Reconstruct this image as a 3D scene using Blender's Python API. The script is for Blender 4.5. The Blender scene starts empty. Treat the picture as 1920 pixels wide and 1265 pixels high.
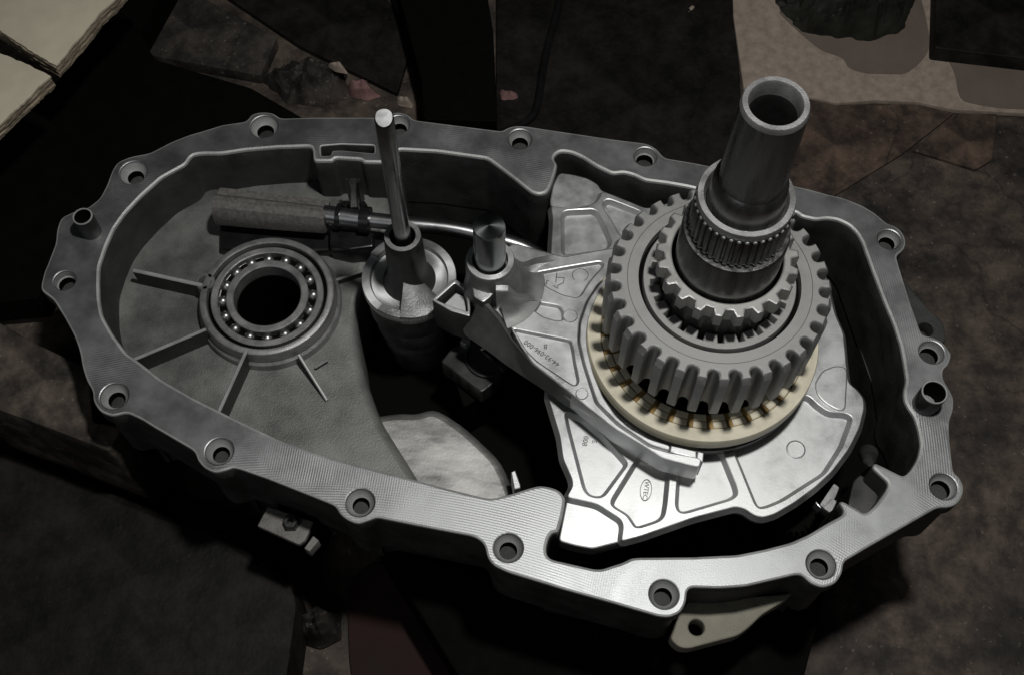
import bpy, bmesh, math, random
from mathutils import Vector, Matrix, noise
from mathutils.geometry import tessellate_polygon
random.seed(7)
R = math.radians
S = bpy.context.scene
COL = S.collection

# ------------------------------------------------------------------ camera
FPX, CX, CY, TILT = 2200.0, 960.0, 632.5, R(26.9)
CAM = Vector((0.0, -0.326, 0.642))
cd = bpy.data.cameras.new("camera"); cam = bpy.data.objects.new("camera", cd); COL.objects.link(cam)
cam.location = CAM; cam.rotation_euler = (TILT, 0, 0)
cd.sensor_width = 36; cd.lens = 36 * FPX / 1920; cd.clip_start = 0.02; cd.clip_end = 60
S.camera = cam

# ------------------------------------------------------------------ world, lamps, exposure
w = bpy.data.worlds.new("World"); S.world = w; w.use_nodes = True
w.node_tree.nodes["Background"].inputs[0].default_value = (0.85, 0.95, 1.0, 1)
w.node_tree.nodes["Background"].inputs[1].default_value = 0.006
ld = bpy.data.lights.new("work_lamp", 'SPOT'); lamp = bpy.data.objects.new("work_lamp", ld); COL.objects.link(lamp)
ld.energy = 16.5; ld.shadow_soft_size = 0.028; ld.color = (1.0, 0.985, 0.955)
ld.spot_size = R(105); ld.spot_blend = 0.9
lamp.location = (0.13, -0.045, 0.92)
lamp.rotation_euler = (Vector((0.05, 0.0, 0.0)) - lamp.location).to_track_quat('-Z', 'Y').to_euler()
fd = bpy.data.lights.new("room_bounce", 'AREA'); fill = bpy.data.objects.new("room_bounce", fd); COL.objects.link(fill)  # added area lamp standing in for light bounced around the room
fd.shape = 'DISK'; fd.size = 1.1; fd.energy = 1.5; fd.color = (.95, .98, 1.0)
fill.location = (-.75, -1.15, 1.05)
fill.rotation_euler = (Vector((0, 0, 0)) - fill.location).to_track_quat('-Z', 'Y').to_euler()
S.view_settings.view_transform = 'Standard'; S.view_settings.look = 'None'
S.view_settings.exposure = 0.0; S.view_settings.gamma = 1.0

# ------------------------------------------------------------------ measuring helpers
ROT = Matrix.Rotation(TILT, 3, 'X')
def U(px, py, z):
    d = ROT @ Vector(((px - CX) / FPX, (CY - py) / FPX, -1.0))
    t = (z - CAM.z) / d.z
    return CAM + d * t
def mpp(px, py, z):
    p = U(px, py, z) - CAM
    return -(ROT.transposed() @ p).z / FPX
def PL(pts, z):
    return [tuple(U(x, y, z)[:2]) for x, y in pts]

def rnd(pts, r=12.0, n=3, closed=True):
    """soften each corner with a short quadratic arc"""
    out = []; N = len(pts)
    for i, p in enumerate(pts):
        if not closed and i in (0, N - 1): out.append(tuple(p)); continue
        a = Vector(pts[i - 1][:2]); b = Vector(p[:2]); c = Vector(pts[(i + 1) % N][:2])
        u = a - b; v = c - b
        if u.length < 1e-9 or v.length < 1e-9: continue
        if u.normalized().dot(v.normalized()) < -0.998: out.append(tuple(b)); continue
        du = min(r, u.length * .45); dv = min(r, v.length * .45)
        A = b + u.normalized() * du; B = b + v.normalized() * dv
        for k in range(n + 1):
            t = k / n
            q = A * (1 - t) ** 2 + b * 2 * t * (1 - t) + B * t * t
            out.append((q.x, q.y))
    return out
def area(l): return .5 * sum(l[i - 1][0] * l[i][1] - l[i][0] * l[i - 1][1] for i in range(len(l)))
def clean(l, eps=1e-5):
    o = []
    for p in l:
        if not o or (Vector(p) - Vector(o[-1])).length > eps: o.append(tuple(p))
    while len(o) > 3 and (Vector(o[0]) - Vector(o[-1])).length < eps: o.pop()
    return o
def inset(l, d):
    n = len(l); o = []
    for i in range(n):
        a = Vector(l[i - 1]); b = Vector(l[i]); c = Vector(l[(i + 1) % n])
        e1 = (b - a).normalized(); e2 = (c - b).normalized()
        n1 = Vector((-e1.y, e1.x)); n2 = Vector((-e2.y, e2.x))
        m = n1 + n2
        m = n1 if m.length < 1e-6 else m.normalized()
        k = 1 / max(.55, m.dot(n1))
        o.append(tuple(b + m * d * k))
    return o
def circle(c, r, n=32): return [(c[0] + r * math.cos(2 * math.pi * i / n), c[1] + r * math.sin(2 * math.pi * i / n)) for i in range(n)]

# ------------------------------------------------------------------ mesh helpers
def finish(name, me, mats, parent=None, smooth=35):
    if not isinstance(mats, (list, tuple)): mats = [mats]
    for m in mats: me.materials.append(m)
    if smooth:
        me.polygons.foreach_set("use_smooth", [True] * len(me.polygons))
        me.set_sharp_from_angle(angle=R(smooth))
    if parent is not None: me.transform(Matrix.Translation(-parent_loc(parent)))
    o = bpy.data.objects.new(name, me); COL.objects.link(o)
    o.parent = parent
    return o
def parent_loc(p):
    v = Vector((0, 0, 0))
    while p is not None: v += p.location; p = p.parent
    return v
def bm_done(name, bm, mats, parent=None, smooth=35, recalc=True):
    if recalc: bmesh.ops.recalc_face_normals(bm, faces=bm.faces[:])
    me = bpy.data.meshes.new(name); bm.to_mesh(me); bm.free()
    return finish(name, me, mats, parent, smooth)
def thing(name, label, cat, loc, group=None):
    o = bpy.data.objects.new(name, None); COL.objects.link(o); o.location = loc
    o.empty_display_size = .01
    o["label"] = label; o["category"] = cat
    if group: o["group"] = group
    return o
def tag(o, label, cat, group=None):
    o["label"] = label; o["category"] = cat
    if group: o["group"] = group
    return o
def slab_bm(loops, z1, z0, bev=.0007, bottom=True, bm=None, side=0, steps=2, hb=None, draft=None):
    """prism with holes: loops[0] outline, the rest holes; rounded upper edge"""
    bm = bm or bmesh.new()
    L = []
    for i, l in enumerate(loops):
        l = clean(l)
        if (area(l) > 0) != (i == 0): l = l[::-1]
        L.append(l)
    caps = []; bots = []
    bev0 = bev
    for li, l in enumerate(L):
        bev, bmi = bev0, 0
        if hb and li in hb: bev, bmi = hb[li]
        dr = draft.get(li, 0) if draft else 0
        prof = [(-dr, z0), (0, z1 - bev)]
        if bev > 0:
            for k in range(1, steps + 1):
                a = math.pi / 2 * k / steps
                prof.append((bev * (1 - math.cos(a)), z1 - bev + bev * math.sin(a)))
        rings = []
        for d, z in prof:
            ll = inset(l, d) if d != 0 else l
            rings.append([bm.verts.new((x, y, z)) for x, y in ll])
        n = len(l)
        for k in range(len(rings) - 1):
            for i in range(n):
                j = (i + 1) % n
                f = bm.faces.new((rings[k][i], rings[k][j], rings[k + 1][j], rings[k + 1][i]))
                f.material_index = side if k == 0 else bmi
        caps.append(rings[-1]); bots.append(rings[0])
    for rg, flip in ((caps, False), (bots, True)):
        if flip and not bottom: continue
        flat = [v for r in rg for v in r]
        for t in tessellate_polygon([[v.co for v in r] for r in rg]):
            a, b, c = (flat[i] for i in t)
            nz = (b.co - a.co).cross(c.co - a.co).z
            if abs(nz) < 1e-13: continue
            if (nz < 0) != flip: a, c = c, a
            try:
                f = bm.faces.new((a, b, c)); f.material_index = side if flip else 0
            except ValueError: pass
    return bm
def flat_caps(me):
    # keep flat tops flat: the edges round every upward face are sharp
    at = me.attributes.get('sharp_edge') or me.attributes.new('sharp_edge', 'BOOLEAN', 'EDGE')
    up = [p.normal.z > .9995 for p in me.polygons]; e = {}
    for p in me.polygons:
        for l in p.loop_indices:
            e.setdefault(me.loops[l].edge_index, []).append(up[p.index])
    for k, v in e.items():
        if len(v) == 2 and v[0] != v[1]: at.data[k].value = True
def slab(name, loops, z1, z0, mat, parent=None, bev=.0007, side=0, smooth=35, steps=2, bottom=True, hb=None, draft=None):
    o = bm_done(name, slab_bm(loops, z1, z0, bev, bottom, None, side, steps, hb, draft), mat, parent, smooth, recalc=False)
    flat_caps(o.data); return o
def lathe_bm(prof, c, n=64, bm=None, a0=0, a1=2 * math.pi, close=False):
    bm = bm or bmesh.new(); full = abs(a1 - a0 - 2 * math.pi) < 1e-6
    m = n if full else n + 1; rings = []
    for r, z in prof:
        if r < 1e-7: rings.append([bm.verts.new((c[0], c[1], z))] * m); continue
        rings.append([bm.verts.new((c[0] + r * math.cos(a0 + (a1 - a0) * i / n), c[1] + r * math.sin(a0 + (a1 - a0) * i / n), z)) for i in range(m)])
    pairs = list(zip(rings, rings[1:])) + ([(rings[-1], rings[0])] if close else [])
    for A, B in pairs:
        for i in range(n):
            j = (i + 1) % m
            q = []
            for v in (A[i], A[j], B[j], B[i]):
                if v not in q: q.append(v)
            if len(q) > 2: bm.faces.new(q)
    if close and not full:
        for k in (0, -1): bm.faces.new([r[k] for r in rings])
    return bm
def lathe(name, prof, c, mat, parent=None, n=64, smooth=35, close=False, a0=0, a1=2 * math.pi):
    return bm_done(name, lathe_bm(prof, c, n, None, a0, a1, close), mat, parent, smooth)
def ribbon(name, path, width, zt, zb, mat, parent, bev=.0006, sides=0):
    """a wall along a path; zt and zb may be lists of heights"""
    bm = bmesh.new(); n = len(path); rows = []
    W = width if isinstance(width, list) else [width] * n
    ZT = zt if isinstance(zt, list) else [zt] * n
    ZB = zb if isinstance(zb, list) else [zb] * n
    for i in range(n):
        a = Vector(path[max(0, i - 1)]); b = Vector(path[min(n - 1, i + 1)])
        t = (b - a).normalized(); nn = Vector((-t.y, t.x)); p = Vector(path[i]); h = W[i] / 2
        row = []
        for s, z in ((-h, ZB[i]), (-h, ZT[i] - bev), (-h + bev, ZT[i]), (h - bev, ZT[i]), (h, ZT[i] - bev), (h, ZB[i])):
            q = p + nn * s; row.append(bm.verts.new((q.x, q.y, z)))
        rows.append(row)
    for A, B in zip(rows, rows[1:]):
        for k in range(6): bm.faces.new((A[k], A[(k + 1) % 6], B[(k + 1) % 6], B[k])).material_index = sides if k in (0, 4, 5) else 0
    bm.faces.new(rows[0]); bm.faces.new(rows[-1][::-1])
    return bm_done(name, bm, mat, parent)
def tube_bm(path, rad, n=14, bm=None, caps=True):
    bm = bm or bmesh.new(); rows = []; N = len(path)
    RD = rad if isinstance(rad, list) else [rad] * N
    for i, p in enumerate(path):
        p = Vector(p); t = (Vector(path[min(N - 1, i + 1)]) - Vector(path[max(0, i - 1)])).normalized()
        up = Vector((0, 0, 1)) if abs(t.z) < .9 else Vector((0, 1, 0))
        s = t.cross(up).normalized(); u = s.cross(t)
        rows.append([bm.verts.new(p + (s * math.cos(2 * math.pi * k / n) + u * math.sin(2 * math.pi * k / n)) * RD[i]) for k in range(n)])
    for A, B in zip(rows, rows[1:]):
        for k in range(n): bm.faces.new((A[k], A[(k + 1) % n], B[(k + 1) % n], B[k]))
    if caps: bm.faces.new(rows[0][::-1]); bm.faces.new(rows[-1])
    return bm
def spline3(pts, n=8):
    out = []; P = [Vector(p) for p in pts]
    for i in range(len(P) - 1):
        a = P[max(0, i - 1)]; b = P[i]; c = P[i + 1]; d = P[min(len(P) - 1, i + 2)]
        for k in range(n):
            t = k / n
            out.append(.5 * (2 * b + (c - a) * t + (2 * a - 5 * b + 4 * c - d) * t * t + (3 * b - a - 3 * c + d) * t ** 3))
    out.append(P[-1]); return out
def text(name, s, px, py, z, ang, size, mat, parent):
    cu = bpy.data.curves.new(name, 'FONT'); cu.body = s; cu.size = size; cu.align_x = 'CENTER'; cu.align_y = 'CENTER'
    cu.extrude = .00012; cu.resolution_u = 3
    o = bpy.data.objects.new(name, cu); COL.objects.link(o)
    bpy.context.view_layer.update()
    me = bpy.data.meshes.new_from_object(o); bpy.data.objects.remove(o)
    p = U(px, py, z)
    me.transform(Matrix.Translation(p) @ Matrix.Rotation(ang, 4, 'Z'))
    return finish(name, me, mat, parent, 0)

# ------------------------------------------------------------------ materials
def mat(name, base, metal=0.0, rough=.5, var=.25, vscale=60, bump=0.0, bscale=900, base2=None, rvar=.12, spec=.5, mill=None, coat=0.0, streak=None):
    m = bpy.data.materials.new(name); m.use_nodes = True
    nt = m.node_tree; N = nt.nodes; L = nt.links; b = N["Principled BSDF"]
    b.inputs["Metallic"].default_value = metal; b.inputs["Specular IOR Level"].default_value = spec
    b.inputs["Coat Weight"].default_value = coat
    tc = N.new("ShaderNodeTexCoord")
    mp = N.new("ShaderNodeMapping"); L.new(tc.outputs["Object"], mp.inputs[0])
    if streak: mp.inputs["Scale"].default_value = streak
    no = N.new("ShaderNodeTexNoise"); no.inputs["Scale"].default_value = vscale; no.inputs["Detail"].default_value = 7; no.inputs["Roughness"].default_value = .62
    L.new(mp.outputs[0], no.inputs["Vector"])
    rp = N.new("ShaderNodeValToRGB"); L.new(no.outputs["Fac"], rp.inputs[0])
    c2 = base2 or tuple(c * (1 - var) for c in base); c1 = tuple(min(1, c * (1 + var * .5)) for c in base)
    rp.color_ramp.elements[0].position = .36; rp.color_ramp.elements[0].color = (*c2, 1)
    rp.color_ramp.elements[1].position = .64; rp.color_ramp.elements[1].color = (*c1, 1)
    L.new(rp.outputs[0], b.inputs["Base Color"])
    mr = N.new("ShaderNodeMapRange"); L.new(no.outputs["Fac"], mr.inputs[0])
    mr.inputs["From Min"].default_value = .3; mr.inputs["From Max"].default_value = .7
    mr.inputs["To Min"].default_value = max(.04, rough - rvar); mr.inputs["To Max"].default_value = min(1, rough + rvar)
    L.new(mr.outputs[0], b.inputs["Roughness"])
    last = None
    if bump:
        n2 = N.new("ShaderNodeTexNoise"); n2.inputs["Scale"].default_value = bscale; n2.inputs["Detail"].default_value = 4
        L.new(tc.outputs["Object"], n2.inputs["Vector"])
        bp = N.new("ShaderNodeBump"); bp.inputs["Strength"].default_value = bump; bp.inputs["Distance"].default_value = .0006
        L.new(n2.outputs["Fac"], bp.inputs["Height"]); last = bp
    if mill:
        # cutter marks: arcs of large radius whose strength comes and goes along the face
        prev = None
        for k, (ox, oy, sc) in enumerate(mill):
            m2 = N.new("ShaderNodeMapping"); m2.inputs["Location"].default_value = (ox, oy, 0); L.new(tc.outputs["Object"], m2.inputs[0])
            wv = N.new("ShaderNodeTexWave"); wv.wave_type = 'RINGS'; wv.rings_direction = 'Z'
            wv.inputs["Scale"].default_value = sc; wv.inputs["Distortion"].default_value = 1.6; wv.inputs["Detail"].default_value = 1.0; wv.inputs["Detail Scale"].default_value = .08
            L.new(m2.outputs[0], wv.inputs["Vector"])
            if prev is None: prev = wv.outputs["Fac"]
            else:
                mk = N.new("ShaderNodeTexNoise"); mk.inputs["Scale"].default_value = 9 + k; mk.inputs["Detail"].default_value = 0
                L.new(tc.outputs["Object"], mk.inputs["Vector"])
                mrp = N.new("ShaderNodeValToRGB"); mrp.color_ramp.elements[0].position = .48; mrp.color_ramp.elements[1].position = .54
                L.new(mk.outputs["Fac"], mrp.inputs[0])
                mx = N.new("ShaderNodeMix"); L.new(mrp.outputs[0], mx.inputs[0]); L.new(prev, mx.inputs[2]); L.new(wv.outputs["Fac"], mx.inputs[3]); prev = mx.outputs[0]
        ms = N.new("ShaderNodeTexNoise"); ms.inputs["Scale"].default_value = 14; ms.inputs["Detail"].default_value = 3; L.new(tc.outputs["Object"], ms.inputs["Vector"])
        mm = N.new("ShaderNodeMapRange"); mm.inputs["From Min"].default_value = .46; mm.inputs["From Max"].default_value = .62; mm.inputs["To Min"].default_value = .08; mm.inputs["To Max"].default_value = 1
        L.new(ms.outputs["Fac"], mm.inputs[0])
        mu = N.new("ShaderNodeMath"); mu.operation = 'MULTIPLY'; L.new(prev, mu.inputs[0]); L.new(mm.outputs[0], mu.inputs[1])
        bp = N.new("ShaderNodeBump"); bp.inputs["Strength"].default_value = .38; bp.inputs["Distance"].default_value = .00012
        L.new(mu.outputs[0], bp.inputs["Height"])
        if last: L.new(last.outputs[0], bp.inputs["Normal"])
        last = bp
    if last: L.new(last.outputs[0], b.inputs["Normal"])
    return m

M = {}
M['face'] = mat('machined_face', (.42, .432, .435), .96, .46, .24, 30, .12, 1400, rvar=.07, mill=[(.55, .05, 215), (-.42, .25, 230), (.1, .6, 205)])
M['wornfloor'] = mat('rubbed_cast_aluminium', (.55, .55, .53), .75, .46, .6, 26, .10, 500, streak=(.6, 1.6, 1))
M['chamfer'] = mat('cast_edge', (.50, .51, .50), .35, .5, .2, 60, .3, 1200)
M['cast'] = mat('cast_aluminium', (.075, .078, .074), .3, .6, .4, 45, .8, 1100, spec=.3)  # oily cast metal, darkened further to paint the shade on the walls
M['seat'] = mat('grey_cast_seat', (.25, .255, .25), .45, .5, .3, 60, .15, 1100)
M['floorcast'] = mat('worn_cast_aluminium', (.27, .275, .262), .4, .5, .5, 20, .45, 900)
M['bright'] = mat('bright_cast_aluminium', (.70, .71, .71), .9, .42, .14, 38, .10, 1300)
M['panel'] = mat('smooth_cast_panel', (.70, .71, .71), .88, .46, .2, 42, .05, 800)
M['steel'] = mat('sprocket_steel', (.38, .38, .37), .45, .52, .12, 70, .25, 2200)
M['dog'] = mat('dog_steel', (.42, .42, .40), .45, .5, .15, 80, .2, 2000)
M['dark'] = mat('dark_steel', (.075, .075, .075), .7, .38, .3, 60, .2, 1500)
M['shaft'] = mat('oiled_shaft_steel', (.22, .22, .217), .9, .30, .25, 60, .12, 900, streak=(3, 3, .4))
M['rim'] = mat('turned_steel', (.38, .38, .38), .6, .42, .25, 80, .3, 1500)
M['polish'] = mat('polished_steel', (.60, .61, .62), .9, .34, .1, 60)
M['black'] = mat('black_plastic', (.012, .012, .013), 0, .28, .2, 60)
M['gloss'] = mat('glossy_dark_tube', (.42, .42, .43), 1, .33, .2, 60, rvar=.03)
M['camface'] = mat('bright_turned_cam', (.50, .51, .51), .8, .42, .45, 45, .25, 900)
M['arm'] = mat('dull_cast_arm', (.21, .212, .21), .5, .5, .3, 50, .5, 1000)
M['drum'] = mat('dull_drum_steel', (.17, .17, .172), .55, .46, .5, 55, .2, 900)
M['rodsteel'] = mat('bright_drawn_rod', (.34, .34, .345), 1, .3, .15, 60, rvar=.04)
M['worn'] = mat('bright_worn_steel', (.72, .72, .71), .75, .42, .25, 120)
def turned(m, aniso=.75):
    nt = m.node_tree; b = nt.nodes["Principled BSDF"]; tg = nt.nodes.new("ShaderNodeTangent"); tg.direction_type = 'RADIAL'; tg.axis = 'Z'
    nt.links.new(tg.outputs[0], b.inputs["Tangent"]); b.inputs["Anisotropic"].default_value = aniso
    return m
M['pin'] = turned(mat('turned_bright_pin', (.30, .31, .32), 1, .25, .1, 60, rvar=.03))
M['turned'] = turned(mat('turned_cam_face', (.55, .56, .56), .85, .42, .3, 60, rvar=.06))
M['ballsteel'] = mat('ball_steel', (.55, .55, .55), 1, .40, .1, 60)
M['felt'] = mat('grey_filter_mesh', (.18, .172, .162), .15, .65, .35, 420, .6, 2500)
M['cream'] = mat('cream_plastic', (.88, .82, .64), 0, .42, .12, 90, .1, 900)
M['amber'] = mat('oily_amber_plastic', (.42, .28, .11), 0, .35, .5, 160)
M['void'] = mat('oil_black', (.004, .004, .0035), 0, .7, .2, 60, spec=.05)  # near-black: oil and painted shade in deep recesses, also plain black things
M['ink'] = mat('engraved_grey', (.13, .13, .13), .2, .6, .1, 60)
M['lug'] = mat('oxidised_lug', (.33, .31, .25), .2, .65, .3, 60, .5, 900)

# ------------------------------------------------------------------ traced outlines of the housing face (level z = 0)
OUT = [(87,500),(104,456),(106,430),(114,408),(142,395),(164,390),(187,372),(200,347),(210,319),(220,304),(243,294),(281,287),(321,266),(354,253),(379,246),(417,234),(460,228),(466,222),(471,215),(482,211),(497,210),(511,212),(518,216),(526,222),(588,220),(691,220),(728,221),(734,212),(749,210),(765,215),(776,225),(840,233),(941,246),(949,241),(962,236),(982,236),(1048,246),(1149,261),(1214,269),(1232,279),(1245,296),(1300,305),(1340,313),(1420,330),(1480,346),(1519,355),(1551,364),(1582,371),(1617,385),(1642,400),(1663,419),(1678,423),(1693,435),(1700,454),(1695,469),(1681,479),(1683,489),(1693,522),(1708,570),(1726,620),(1731,628),(1748,631),(1769,641),(1783,661),(1784,668),(1779,683),(1767,694),(1770,713),(1779,726),(1789,746),(1788,769),(1780,789),(1781,822),(1786,868),(1788,884),(1799,893),(1807,908),(1807,926),(1797,943),(1781,950),(1759,950),(1633,1022),(1582,1052),(1580,1073),(1567,1093),(1543,1101),(1520,1093),(1505,1078),(1493,1076),(1400,1098),(1350,1102),(1296,1100),(1288,1107),(1287,1127),(1277,1147),(1257,1156),(1236,1155),(1154,1131),(1053,1103),(952,1072),(926,1060),(914,1045),(909,1022),(901,1012),(886,1004),(800,988),(706,969),(694,974),(671,982),(651,974),(637,963),(629,948),(613,941),(550,916),(502,897),(448,878),(436,876),(423,881),(403,886),(383,877),(370,862),(367,850),(360,842),(288,800),(266,786),(238,773),(210,780),(187,771),(174,751),(174,733),(162,713),(154,687),(149,657),(139,629),(121,596),(100,562),(78,546),(76,536),(83,508)]
INN = [(187,500),(200,461),(215,428),(235,400),(266,367),(303,334),(349,309),(357,296),(364,291),(379,289),(415,289),(461,282),(522,277),(582,275),(586,281),(587,303),(624,303),(628,297),(678,300),(681,305),(742,306),(746,281),(820,285),(914,298),(929,309),(962,334),(997,362),(1012,366),(1027,361),(1035,344),(1044,317),(1045,306),(1038,298),(1043,289),(1053,284),(1073,287),(1093,296),(1118,312),(1149,327),(1169,324),(1189,329),(1209,339),(1250,344),(1290,351),(1400,378),(1494,399),(1503,407),(1531,413),(1549,410),(1571,413),(1592,423),(1607,438),(1617,456),(1622,471),(1637,512),(1655,560),(1675,608),(1688,648),(1693,675),(1699,713),(1694,731),(1695,751),(1703,766),(1713,779),(1721,804),(1726,832),(1721,857),(1708,880),(1695,892),(1640,865),(1635,876),(1667,905),(1660,920),(1640,947),(1622,962),(1607,952),(1580,937),(1573,940),(1583,955),(1580,964),(1553,978),(1517,1000),(1483,1015),(1433,1028),(1383,1038),(1300,1042),(1200,1043),(1184,1044),(1169,1052),(1144,1060),(1129,1065),(1114,1065),(1035,1047),(1026,1040),(1024,1027),(1029,1007),(1036,998),(1047,997),(1055,969),(1060,943),(1060,931),(1050,918),(1033,911),(1012,908),(992,913),(962,923),(926,932),(909,931),(840,914),(800,903),(676,871),(600,850),(524,823),(436,781),(360,743),(303,710),(258,675),(238,662),(210,624),(192,591),(187,563),(186,531)]
NOTCH = [(601,274),(640,271),(702,273),(702,288),(640,282),(622,283),(621,292),(602,293)]
# px, py of the bore mouth, mouth radius and through-hole radius in pixels
HOLES = [(250,324,25,14),(121,526,20,15),(214,742,26,15),(411,845,26,15),(675,941,26.5,15),(953,1026,27,15.5),(1245,1113,27,16),(1540,1057,27,16),(1769,911,25,17),(1747,660,23,16),(1667,449,20.5,14),(1210,294,20.5,14.5),(975,261,21.5,14),(747,234,20,13.5),(495,238,25,14.5)]
DOWELS = [(172,435,18.5), (1734,758,24)]

HB = Vector((-.02, .02, -.12))
OUTW = PL(rnd(OUT, 9), 0); INW = PL(rnd(INN, 8), 0); NOW = PL(rnd(NOTCH, 4), 0)
house = thing('gearbox_housing', 'grey cast aluminium gearbox housing half with wide bolted flange and open cavity', 'gearbox housing', HB)
holes = []
for (x, y, rm, rh) in HOLES:
    c = U(x, y, 0); k = mpp(x, y, 0); holes.append((c, rm * k, rh * k * 1.1))
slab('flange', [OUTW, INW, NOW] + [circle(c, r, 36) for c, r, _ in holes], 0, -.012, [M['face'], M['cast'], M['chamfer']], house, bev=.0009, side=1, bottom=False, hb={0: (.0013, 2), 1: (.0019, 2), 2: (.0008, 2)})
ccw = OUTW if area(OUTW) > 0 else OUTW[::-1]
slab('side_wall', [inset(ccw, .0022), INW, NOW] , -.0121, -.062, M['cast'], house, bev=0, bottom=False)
for c, r, rh in holes:
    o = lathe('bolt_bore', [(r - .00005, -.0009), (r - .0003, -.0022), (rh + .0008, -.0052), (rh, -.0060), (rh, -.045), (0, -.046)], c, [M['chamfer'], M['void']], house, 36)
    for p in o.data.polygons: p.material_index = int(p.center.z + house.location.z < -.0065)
# lower belly of the casting, seen only where it shows under the flange
bell = inset(ccw, .016)
slab('belly', [bell, inset(INW if area(INW) > 0 else INW[::-1], -.0004)], -.060, -.118, M['cast'], house, bev=0)
def fl(pts, z1, z0, name='cavity_floor', m='floorcast', bev=.004, hole=()):
    return slab(name, [PL(rnd(pts, 20), z1)] + list(hole), z1, z0, M[m], house, bev=bev, steps=3)
def widen(pts): return pts
# cavity floors: deep bay, worn middle step, shallow left end
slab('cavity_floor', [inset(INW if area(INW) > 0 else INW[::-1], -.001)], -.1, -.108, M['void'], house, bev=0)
left_poly = [(175,500),(190,455),(212,410),(260,360),(320,318),(372,296),(470,300),(560,300),(640,320),(735,330),(738,430),(700,470),(682,530),(668,600),(680,690),(714,785),(782,893),(800,930),(780,935),(640,905),(500,850),(360,790),(260,720),(205,660),(176,590)]
_b = U(500, 552, -.026)
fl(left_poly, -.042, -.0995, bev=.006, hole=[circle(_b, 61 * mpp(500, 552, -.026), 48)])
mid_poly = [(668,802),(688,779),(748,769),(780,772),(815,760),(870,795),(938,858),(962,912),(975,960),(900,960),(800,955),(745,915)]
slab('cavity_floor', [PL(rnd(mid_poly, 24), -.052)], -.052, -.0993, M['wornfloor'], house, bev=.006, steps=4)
def rib(a, b, w, zt=-.025, zb=-.0425, zt2=None):
    A = U(*a, zt); B = U(*b, zt2 if zt2 is not None else zt); k = mpp(*a, zt)
    ribbon('rib', [tuple(A.lerp(B, t / 4)[:2]) for t in range(5)], w * k, [zt + ((zt2 if zt2 is not None else zt) - zt) * t / 4 for t in range(5)], zb, [M['chamfer'], M['cast']], house, sides=1)  # bright tops and dark sides put the fall of light into the ribs
rib((250,506),(378,534), 8); rib((250,673),(386,616), 7); rib((462,655),(408,774), 7)
rib((560,664),(613,749), 6, -.030, -.0425, -.0395); rib((630,524),(700,500), 6, -.036); rib((590,688),(613,674), 4, -.0385)
# bearing seat
bz = -.026; BC = U(500, 552, bz); bk = mpp(500, 552, bz)
lathe('bearing_seat', [(136 * bk, -.0425), (134 * bk, -.0365), (129 * bk, -.0352), (127.5 * bk, -.0285), (125 * bk, bz - .0006), (122 * bk, bz), (115 * bk, bz), (113 * bk, bz - .0006), (112 * bk, bz - .005), (106 * bk, bz - .005), (63 * bk, bz - .0135)], BC, [M['rim'], M['cast']], house, 96)
for p in house.children[-1].data.polygons:
    q = p.center + house.location; p.material_index = int(math.hypot(q.x - BC.x, q.y - BC.y) > 125.5 * bk and q.z < bz - .0012 and abs(p.normal.z) < .6)
lathe('seat_groove', [(112.2 * bk, bz - .0046), (105.6 * bk, bz - .0046)], BC, M['void'], house, 96)  # black ring paints the shade down in the groove
lathe('seat_bore', [(64 * bk, bz - .0125), (61 * bk, bz - .0128), (60 * bk, -.0985)], BC, M['void'], house, 64)
c = U(384, 527, bz); lathe('seat_lug', [(19 * bk, -.042), (18.5 * bk, bz - .0006), (17 * bk, bz), (12 * bk, bz), (11 * bk, bz - .0006), (11 * bk, bz - .012), (0, bz - .012)], c, M['seat'], house, 32)
# bolt columns under the lugs of the near edge
for i in (2, 3, 4, 5, 6, 7):
    c, r, _ = holes[i]
    lathe('bolt_column', [(r * 1.12, -.0122), (r * 1.08, -.05), (r * .9, -.056), (0, -.056)], c, M['cast'], house, 28)
# lower ears of the casting
z = -.042
slab('mounting_ear', [PL(rnd([(1255,1195),(1270,1160),(1280,1135),(1300,1120),(1400,1118),(1480,1112),(1500,1100),(1470,1126),(1430,1150),(1405,1175),(1385,1190),(1340,1202),(1290,1215),(1272,1212)], 10), z), circle(U(1306, 1175, z), 15 * mpp(1306, 1175, z), 24)], z, z - .012, M['lug'], house, bev=.001)
z = -.03
slab('mounting_ear', [PL(rnd([(1670,500),(1697,527),(1740,578),(1770,605),(1775,640),(1740,655),(1700,640)], 10), z), circle(U(1736, 617, z), 14 * mpp(1736, 617, z), 24)], z, z - .012, M['cast'], house, bev=.001)
# guide post at the right end of the cavity
a = U(1632, 868, -.004)
bm = bmesh.new(); tube_bm([Vector(U(1628, 850, -.03)), Vector(U(1630, 866, -.006)), a], [.006, .0035, .0018], 12, bm); bm_done('guide_post', bm, M['cast'], house)
slab('wall_shelf', [PL(rnd([(1600,900),(1636,868),(1672,905),(1625,966),(1590,945)], 4), -.022)], -.022, -.06, M['dark'], house)

# hollow dowels standing in the flange
for (x, y, r), lab in zip(DOWELS, ('dark hollow dowel sleeve beside the left end of the flange', 'hollow dowel sleeve with bright lip near the right edge of the flange')):
    c = U(x, y, 0); k = mpp(x, y, 0); R_ = r * k; h = .0185
    o = lathe('dowel_sleeve', [(R_, -.0005), (R_, h - .0005), (R_ - .0003, h), (R_ - .0009, h), (R_ - .0011, h - .0005), (R_ - .0011, -.02), (0, -.02)], (0, 0), [M['dark'], M['void'], M['chamfer']], None, 40)
    for p in o.data.polygons:
        rr_ = math.hypot(p.center.x, p.center.y)
        p.material_index = 1 if rr_ < R_ - .00105 or p.center.z < -.019 else (2 if p.center.z > h - .0004 else 0)
    o.location = (c.x, c.y, .0); tag(o, lab, 'dowel')

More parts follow.
